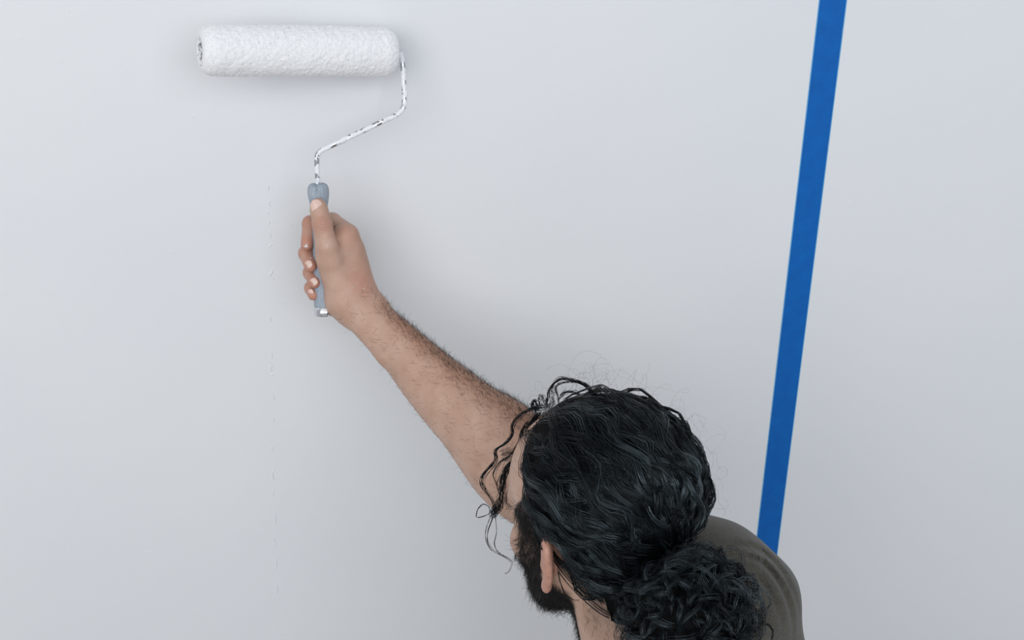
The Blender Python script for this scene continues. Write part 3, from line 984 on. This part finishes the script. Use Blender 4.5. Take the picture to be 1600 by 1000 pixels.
# locks from scalp to tie
locks_P, locks_R, locks_S = [], [], []
NL, NS, SEG = 560, 14, 24
cand = nrm(rng.normal(size=(9000, 3)))
hpnt = scalp(cand)
cand = cand[hair_region(hpnt)]
cand = cand[np.arccos(np.clip(cand @ GATH, -1, 1)) > 0.28]
cand = cand[:NL]
t = np.linspace(0, 1, SEG)
for d0 in cand:
    om = math.acos(np.clip(d0 @ GATH, -1, 1))
    arc = om * 0.088
    lift = rng.uniform(-0.002, 0.0085) * (0.4 + 0.6 * min(1, arc / 0.12))
    lam = rng.uniform(0.038, 0.068); ph = rng.uniform(0, 6.28); amp = rng.uniform(0.0028, 0.0062)
    ph2 = rng.uniform(0, 6.28)
    bow = rng.normal(0, 0.16)
    wid = rng.uniform(0.0008, 0.0024)
    if rng.uniform() < 0.28:                                  # thicker waves riding on top
        amp *= 1.35; lift += rng.uniform(0.002, 0.006); wid = 0.0015
    shade = rng.uniform(0, 1)
    endj = rng.normal(0, 0.10, 3)
    g2 = nrm(GATH + endj)
    for k in range(NS):
        o2 = rng.normal(0, 1, 2) * wid
        dj = nrm(d0 + rng.normal(0, 0.022, 3))
        omj = math.acos(np.clip(dj @ g2, -0.999, 0.999))
        dirs = (np.sin((1 - t) * omj)[:, None] * dj + np.sin(t * omj)[:, None] * g2) / math.sin(omj)
        perp = nrm(np.cross(dj, g2))
        dirs = nrm(dirs + perp * (bow * np.sin(math.pi * t))[:, None])
        p = scalp(dirs)
        n_ = nrm(dirs / CR_R)
        tng = nrm(np.gradient(p, axis=0)); bi = np.cross(n_, tng)
        s = t * arc
        ramp = np.clip(t * 5, 0, 1)
        jit = rng.normal(0, 0.15)
        wav = amp * np.sin(2 * math.pi * s / lam + ph + jit * 0.6)
        wav2 = 0.55 * amp * np.sin(2 * math.pi * s / lam + ph2 + jit * 0.6)
        clump = 1 - 0.45 * np.sin(math.pi * t)
        h_ = 0.002 + (lift + 0.0075) * np.sin(math.pi * np.clip(t, 0, 1) ** 0.75) ** 0.7
        p = p + n_ * (h_ + ramp * wav2 + o2[0] * clump * 0.6 * ramp)[:, None] + bi * (ramp * wav + o2[1] * clump)[:, None]
        locks_P.append(p)
        locks_R.append(0.00029 * (0.75 + 0.25 * np.sin(math.pi * t)) * rng.uniform(0.75, 1.25))
        locks_S.append(np.clip(shade + rng.normal(0, 0.12), 0, 1))
P = np.array(locks_P); R = np.array(locks_R); S = np.array(locks_S)
P = HC + HS * (P @ HM.T)
v, q = strand_mesh(P, R)
o = under(obj('hair_locks', v, q, MH, attrs={'shade': np.repeat(S, SEG * 3)}), hair); o['kind'] = 'stuff'

# the bun: curled locks wandering over an ellipsoid
bp, br_, bs_ = [], [], []
SEGB = 22
t = np.linspace(0, 1, SEGB)
for c in range(290):
    d0 = nrm(rng.normal(size=3)); axw = nrm(np.cross(d0, rng.normal(size=3)))
    turn = rng.uniform(0.5, 1.6); curl_r = rng.uniform(0.004, 0.010); curl_n = rng.uniform(1.2, 3.2); ph = rng.uniform(0, 6.28)
    rr0 = rng.uniform(0.80, 1.02); shade = rng.uniform(0, 1)
    flick = rng.uniform(0, 1) < 0.18
    for k in range(9):
        th_ = turn * t + rng.normal(0, 0.02)
        d = d0[None] * np.cos(th_)[:, None] + np.cross(axw, d0)[None] * np.sin(th_)[:, None]
        rad_ = rr0 + (0.16 * t ** 2 if flick else 0) + rng.normal(0, 0.01)
        p = B_C + d * B_R * (rad_[:, None] if np.ndim(rad_) else rad_)
        a2 = 2 * math.pi * curl_n * t + ph + rng.normal(0, 0.12)
        p = p + (np.cos(a2) * curl_r)[:, None] * axw + (np.sin(a2) * curl_r)[:, None] * d + rng.normal(0, 0.0011, 3)
        bp.append(p); br_.append(0.00025 * (1 - 0.5 * t) * rng.uniform(0.7, 1.2)); bs_.append(np.clip(shade + rng.normal(0, 0.12), 0, 1))
P = HC + HS * (np.array(bp) @ HM.T)
v, q = strand_mesh(P, np.array(br_))
o = under(obj('hair_bun', v, q, MH, attrs={'shade': np.repeat(np.array(bs_), SEGB * 3)}), hair); o['kind'] = 'stuff'

# loose locks that stand clear of the head: photo pixel, distance from the wall
loose = [
    # hanging over the forehead
    ([(848, 636, .47), (825, 641, .47), (811, 651, .465), (801, 664, .46), (800, 680, .46), (789, 693, .46), (775, 703, .46), (774, 720, .46), (760, 736, .46), (752, 750, .46), (757, 766, .46), (768, 780, .46), (774, 797, .46)], 9, 0.0016, 0.5),
    ([(842, 648, .47), (830, 664, .465), (819, 695, .46), (809, 716, .46), (792, 731, .46), (785, 751, .46), (784, 771, .46), (780, 792, .46), (771, 806, .46), (769, 800, .46), (778, 785, .46)], 20, 0.0028, 0.5),
    ([(838, 652, .47), (815, 673, .465), (811, 690, .46), (797, 711, .46), (782, 722, .46), (771, 741, .46), (777, 757, .46), (783, 768, .46)], 4, 0.0010, 0.5),
    ([(826, 660, .465), (817, 670, .46), (813, 700, .46), (803, 722, .46), (791, 745, .46), (789, 762, .46)], 4, 0.0010, 0.4),
    ([(771, 795, .46), (766, 800, .46), (764, 792, .46), (755, 788, .46), (746, 797, .46), (745, 808, .46), (757, 806, .46), (766, 801, .46)], 2, 0.0004, 0.3),
    ([(771, 806, .46), (763, 830, .46), (762, 846, .46), (770, 859, .46), (786, 868, .46), (797, 875, .46), (800, 881, .46), (795, 893, .46), (788, 897, .46)], 2, 0.0006, 0.3),
    ([(774, 800, .46), (776, 830, .46), (772, 850, .46), (780, 864, .46), (797, 874, .46)], 1, 0.0006, 0.3),
    ([(768, 802, .46), (760, 826, .46), (759, 842, .46), (766, 858, .46), (772, 862, .46)], 1, 0.0004, 0.3),
    # lifted curls on the crown
    ([(930, 618, .49), (924, 612, .49), (914, 603, .48), (902, 597, .48), (890, 594, .48), (878, 592, .475), (866, 599, .475), (858, 611, .475), (856, 624, .48), (851, 636, .48)], 9, 0.0014, 0.5),
    ([(926, 614, .49), (912, 600, .48), (895, 597, .48), (874, 600, .475), (868, 608, .475), (872, 620, .48), (874, 630, .485)], 4, 0.0010, 0.5),
    ([(866, 602, .475), (862, 612, .475), (864, 628, .478), (858, 640, .48)], 4, 0.0018, 0.5),
    ([(857, 636, .475), (850, 622, .472), (845, 618, .472), (842, 630, .472), (840, 644, .475)], 4, 0.0014, 0.5),
    ([(838, 644, .475), (832, 632, .472), (834, 625, .472), (839, 632, .472), (844, 640, .475)], 8, 0.0016, 0.5),
    ([(905, 616, .49), (892, 612, .485), (880, 615, .485), (872, 624, .49)], 6, 0.0012, 0.5),
    ([(960, 628, .50), (948, 618, .495), (936, 617, .495), (926, 624, .50)], 5, 0.0010, 0.5),
    ([(968, 630, .50), (980, 623, .50), (993, 620, .50), (1010, 621, .50), (1019, 628, .505), (1022, 638, .51), (1021, 648, .515)], 7, 0.0010, 0.5),
    ([(1026, 652, .52), (1036, 650, .52), (1048, 652, .52), (1056, 658, .52), (1061, 663, .52), (1056, 670, .525), (1055, 680, .53)], 6, 0.0009, 0.5),
    ([(1060, 684, .53), (1066, 684, .53), (1071, 685, .53), (1069, 692, .535), (1066, 697, .54)], 4, 0.0006, 0.5),
    # wisp below the ear and on the neck
    ([(846, 925, .58), (843, 936, .58), (841, 944, .58), (849, 941, .58), (858, 945, .58), (863, 956, .58)], 2, 0.0004, 0.3),
    ([(872, 895, .61), (877, 915, .61), (884, 928, .61), (896, 937, .61), (905, 938, .61)], 3, 0.0004, 0.3),
    # curls escaping from the bun over the shirt
    ([(1150, 905, .66), (1162, 899, .66), (1174, 902, .66), (1184, 912, .66), (1182, 924, .66), (1170, 916, .66), (1156, 910, .66)], 4, 0.0008, 0.4),
    ([(1165, 935, .66), (1182, 930, .66), (1192, 945, .66), (1194, 962, .66), (1184, 970, .66)], 5, 0.0016, 0.4),
    ([(1178, 975, .67), (1196, 974, .67), (1208, 985, .67), (1204, 1003, .67)], 4, 0.0010, 0.4),
    ([(1140, 880, .65), (1154, 884, .65), (1164, 896, .65), (1160, 910, .65)], 5, 0.0020, 0.4)]
lp, lr, lsd = [], [], []
SEGL = 44
for pts_, n, wd, sh in loose:
    c = catmull([at(x_, y_, d_ - 0.08) for x_, y_, d_ in pts_], SEGL)
    for k in range(int(n * 1.7 + 0.5)):
        off = np.stack([np.interp(np.linspace(0, 1, SEGL), np.linspace(0, 1, 6), rng.normal(0, 1, 6)) for _ in range(3)], 1)
        lp.append(c + off * wd * 0.9); lr.append(np.interp(np.linspace(0, 1, SEGL), [0, 0.7, 1], [1, 0.85, 0.4]) * 0.00028); lsd.append(0.3 * sh)
# flyaway single hairs around the outline
for k in range(170):
    d0 = nrm(rng.normal(size=3) + V(0, -0.4, 0.7))
    if not hair_region(scalp(d0)[None])[0]:
        continue
    base = scalp(d0) * 1.0 + d0 * 0.014
    g = nrm(np.cross(d0, rng.normal(size=3)))
    L_ = rng.uniform(0.012, 0.055); tt_ = np.linspace(0, 1, SEGL)
    tw = rng.uniform(0.3, 1.6); ph = rng.uniform(0, 6.28); cr_ = rng.uniform(0.002, 0.006)
    p = base + d0 * (L_ * 0.55 * np.sin(tt_ * 2.2))[:, None] + g * (L_ * tt_)[:, None] + np.cross(d0, g) * (cr_ * np.sin(tt_ * tw * 6.28 + ph))[:, None] + d0 * (cr_ * np.cos(tt_ * tw * 6.28 + ph))[:, None]
    lp.append(HC + HS * (p @ HM.T)); lr.append(np.full(SEGL, 0.00005) * rng.uniform(0.7, 1.3)); lsd.append(0.5)
v, q = strand_mesh(np.array(lp), np.array(lr), 4)
o = under(obj('loose_locks', v, q, MH, attrs={'shade': np.repeat(np.array(lsd), SEGL * 4)}), hair); o['kind'] = 'stuff'

# ================================================================== clothes
TB = at(1083, 958, 0.46)
ncx = C7 + V(0, 0.03, 0.035)
nax = nrm(hp(-0.022, 0, -0.035) - C7)
tops = [(Cone(C7 + V(0.04, 0.05, -0.09), PEL + V(0, 0, -0.06), 0.118, 0.128), 'u', 0),
        (Ell(TB, (0.095, 0.10, 0.098)), 'u', 0.04),
        (Group([(Cone(C7 + V(0.01, 0.03, -0.06), ncx + nax * 0.01, 0.092, 0.0680), 'u', 0), (Plane(ncx, -nax), 's', 0.003)]), 'u', 0.02),
        (Cone(at(1045, 950, 0.435), SR, 0.074, 0.062), 'u', 0.04),
        (Cone(at(1045, 950, 0.435), SL, 0.068, 0.060), 'u', 0.04),
        (Cone(SL, SL + (EL - SL) * 0.26, 0.060, 0.058), 'u', 0.03),
        (Cone(SR, SR + (ER - SR) * 0.62, 0.066, 0.060), 'u', 0.03)]
fold_c = at(1130, 950, 0.47)


def folds(P, v):
    """tension creases fanning round the raised shoulder, plus soft drape"""
    rel = P - fold_c
    x_, y_ = rel @ cr, rel @ cu
    ang = np.arctan2(y_, x_)
    r_ = np.hypot(x_, y_) + 0.003 * np.sin(ang * 3.1 + 0.6)
    dent = 0
    for ri, w_, am, a0, aw in ((0.0675, 0.0024, 0.0036, 1.05, 0.80), (0.0595, 0.0028, 0.0054, 0.95, 0.85), (0.0520, 0.0024, 0.0036, 1.25, 0.50),
                               (0.0460, 0.0030, 0.0048, 0.80, 0.65), (0.0330, 0.0040, 0.0030, 0.20, 0.50)):
        g_ = np.exp(-((ang - a0) / aw) ** 2)
        dent = dent + am * g_ * (np.exp(-((r_ - ri) / w_) ** 2) - 0.45 * np.exp(-((r_ - ri - 0.005) / (w_ * 1.5)) ** 2))
    broad = 0.0022 * np.sin(rel @ V(38, 20, 55)) + 0.0014 * np.sin(rel @ V(-70, 35, 60) + 1)
    return v + 1.2 * dent + broad


tv, tq = sdf_mesh(tops, 0.0035, post=folds, smooth_it=2)
shirt = under(obj('shirt', tv, tq, MSH), person)
# white collar edge at the nape
na = nrm(np.cross(nax, V(1, 0, 0))); nb_ = np.cross(nax, na)
ring = [ncx + 0.067 * (math.cos(a) * na + math.sin(a) * nb_) for a in np.linspace(0, 2 * math.pi, 60)]
vv_, ff = tube(ring, 0.006, 10)
under(obj('undershirt_collar', vv_, ff, MUN), person)
# trousers and shoes (below the frame)
HIP = PEL + V(0, 0, -0.05)
legs = [(Cone(HIP + V(-0.05, 0, 0), HIP + V(0.05, 0, 0), 0.135, 0.135), 'u', 0)]
feet = []
for s in (-1, 1):
    h0 = HIP + V(s * 0.09, 0, -0.05); kn = V(h0[0] + s * 0.02, h0[1] + 0.08, 0.50); an = V(h0[0] + s * 0.03, h0[1] - 0.02, 0.09)
    legs += [(Cone(h0, kn, 0.095, 0.072), 'u', 0.05), (Cone(kn, an, 0.072, 0.058), 'u', 0.03)]
    feet.append(an)
lv, lq = sdf_mesh(legs, 0.011)
under(obj('trousers', lv, lq, MTR), person)
for an in feet:
    a, b = V(an[0], an[1] - 0.02, 0.055), V(an[0], an[1] + 0.17, 0.040)
    so = [(Cone(V(an[0], an[1], 0.11), a, 0.048, 0.046), 'u', 0), (Cone(a, b, 0.044, 0.036), 'u', 0.03), (Plane((0, 0, 0.022), (0, 0, 1)), 's', 0.003)]
    v, q = sdf_mesh(so, 0.005)
    sh = under(obj('shoe', v, q, MSO), person)
    so = [(Cone(V(a[0], a[1], 0.02), V(b[0], b[1], 0.02), 0.047, 0.040), 'u', 0), (Plane((0, 0, 0.001), (0, 0, 1)), 's', 0.002), (Plane((0, 0, 0.024), (0, 0, -1)), 's', 0.002)]
    v, q = sdf_mesh(so, 0.004)
    bpy.context.view_layer.update()
    under(obj('sole', v, q, MSL), sh)
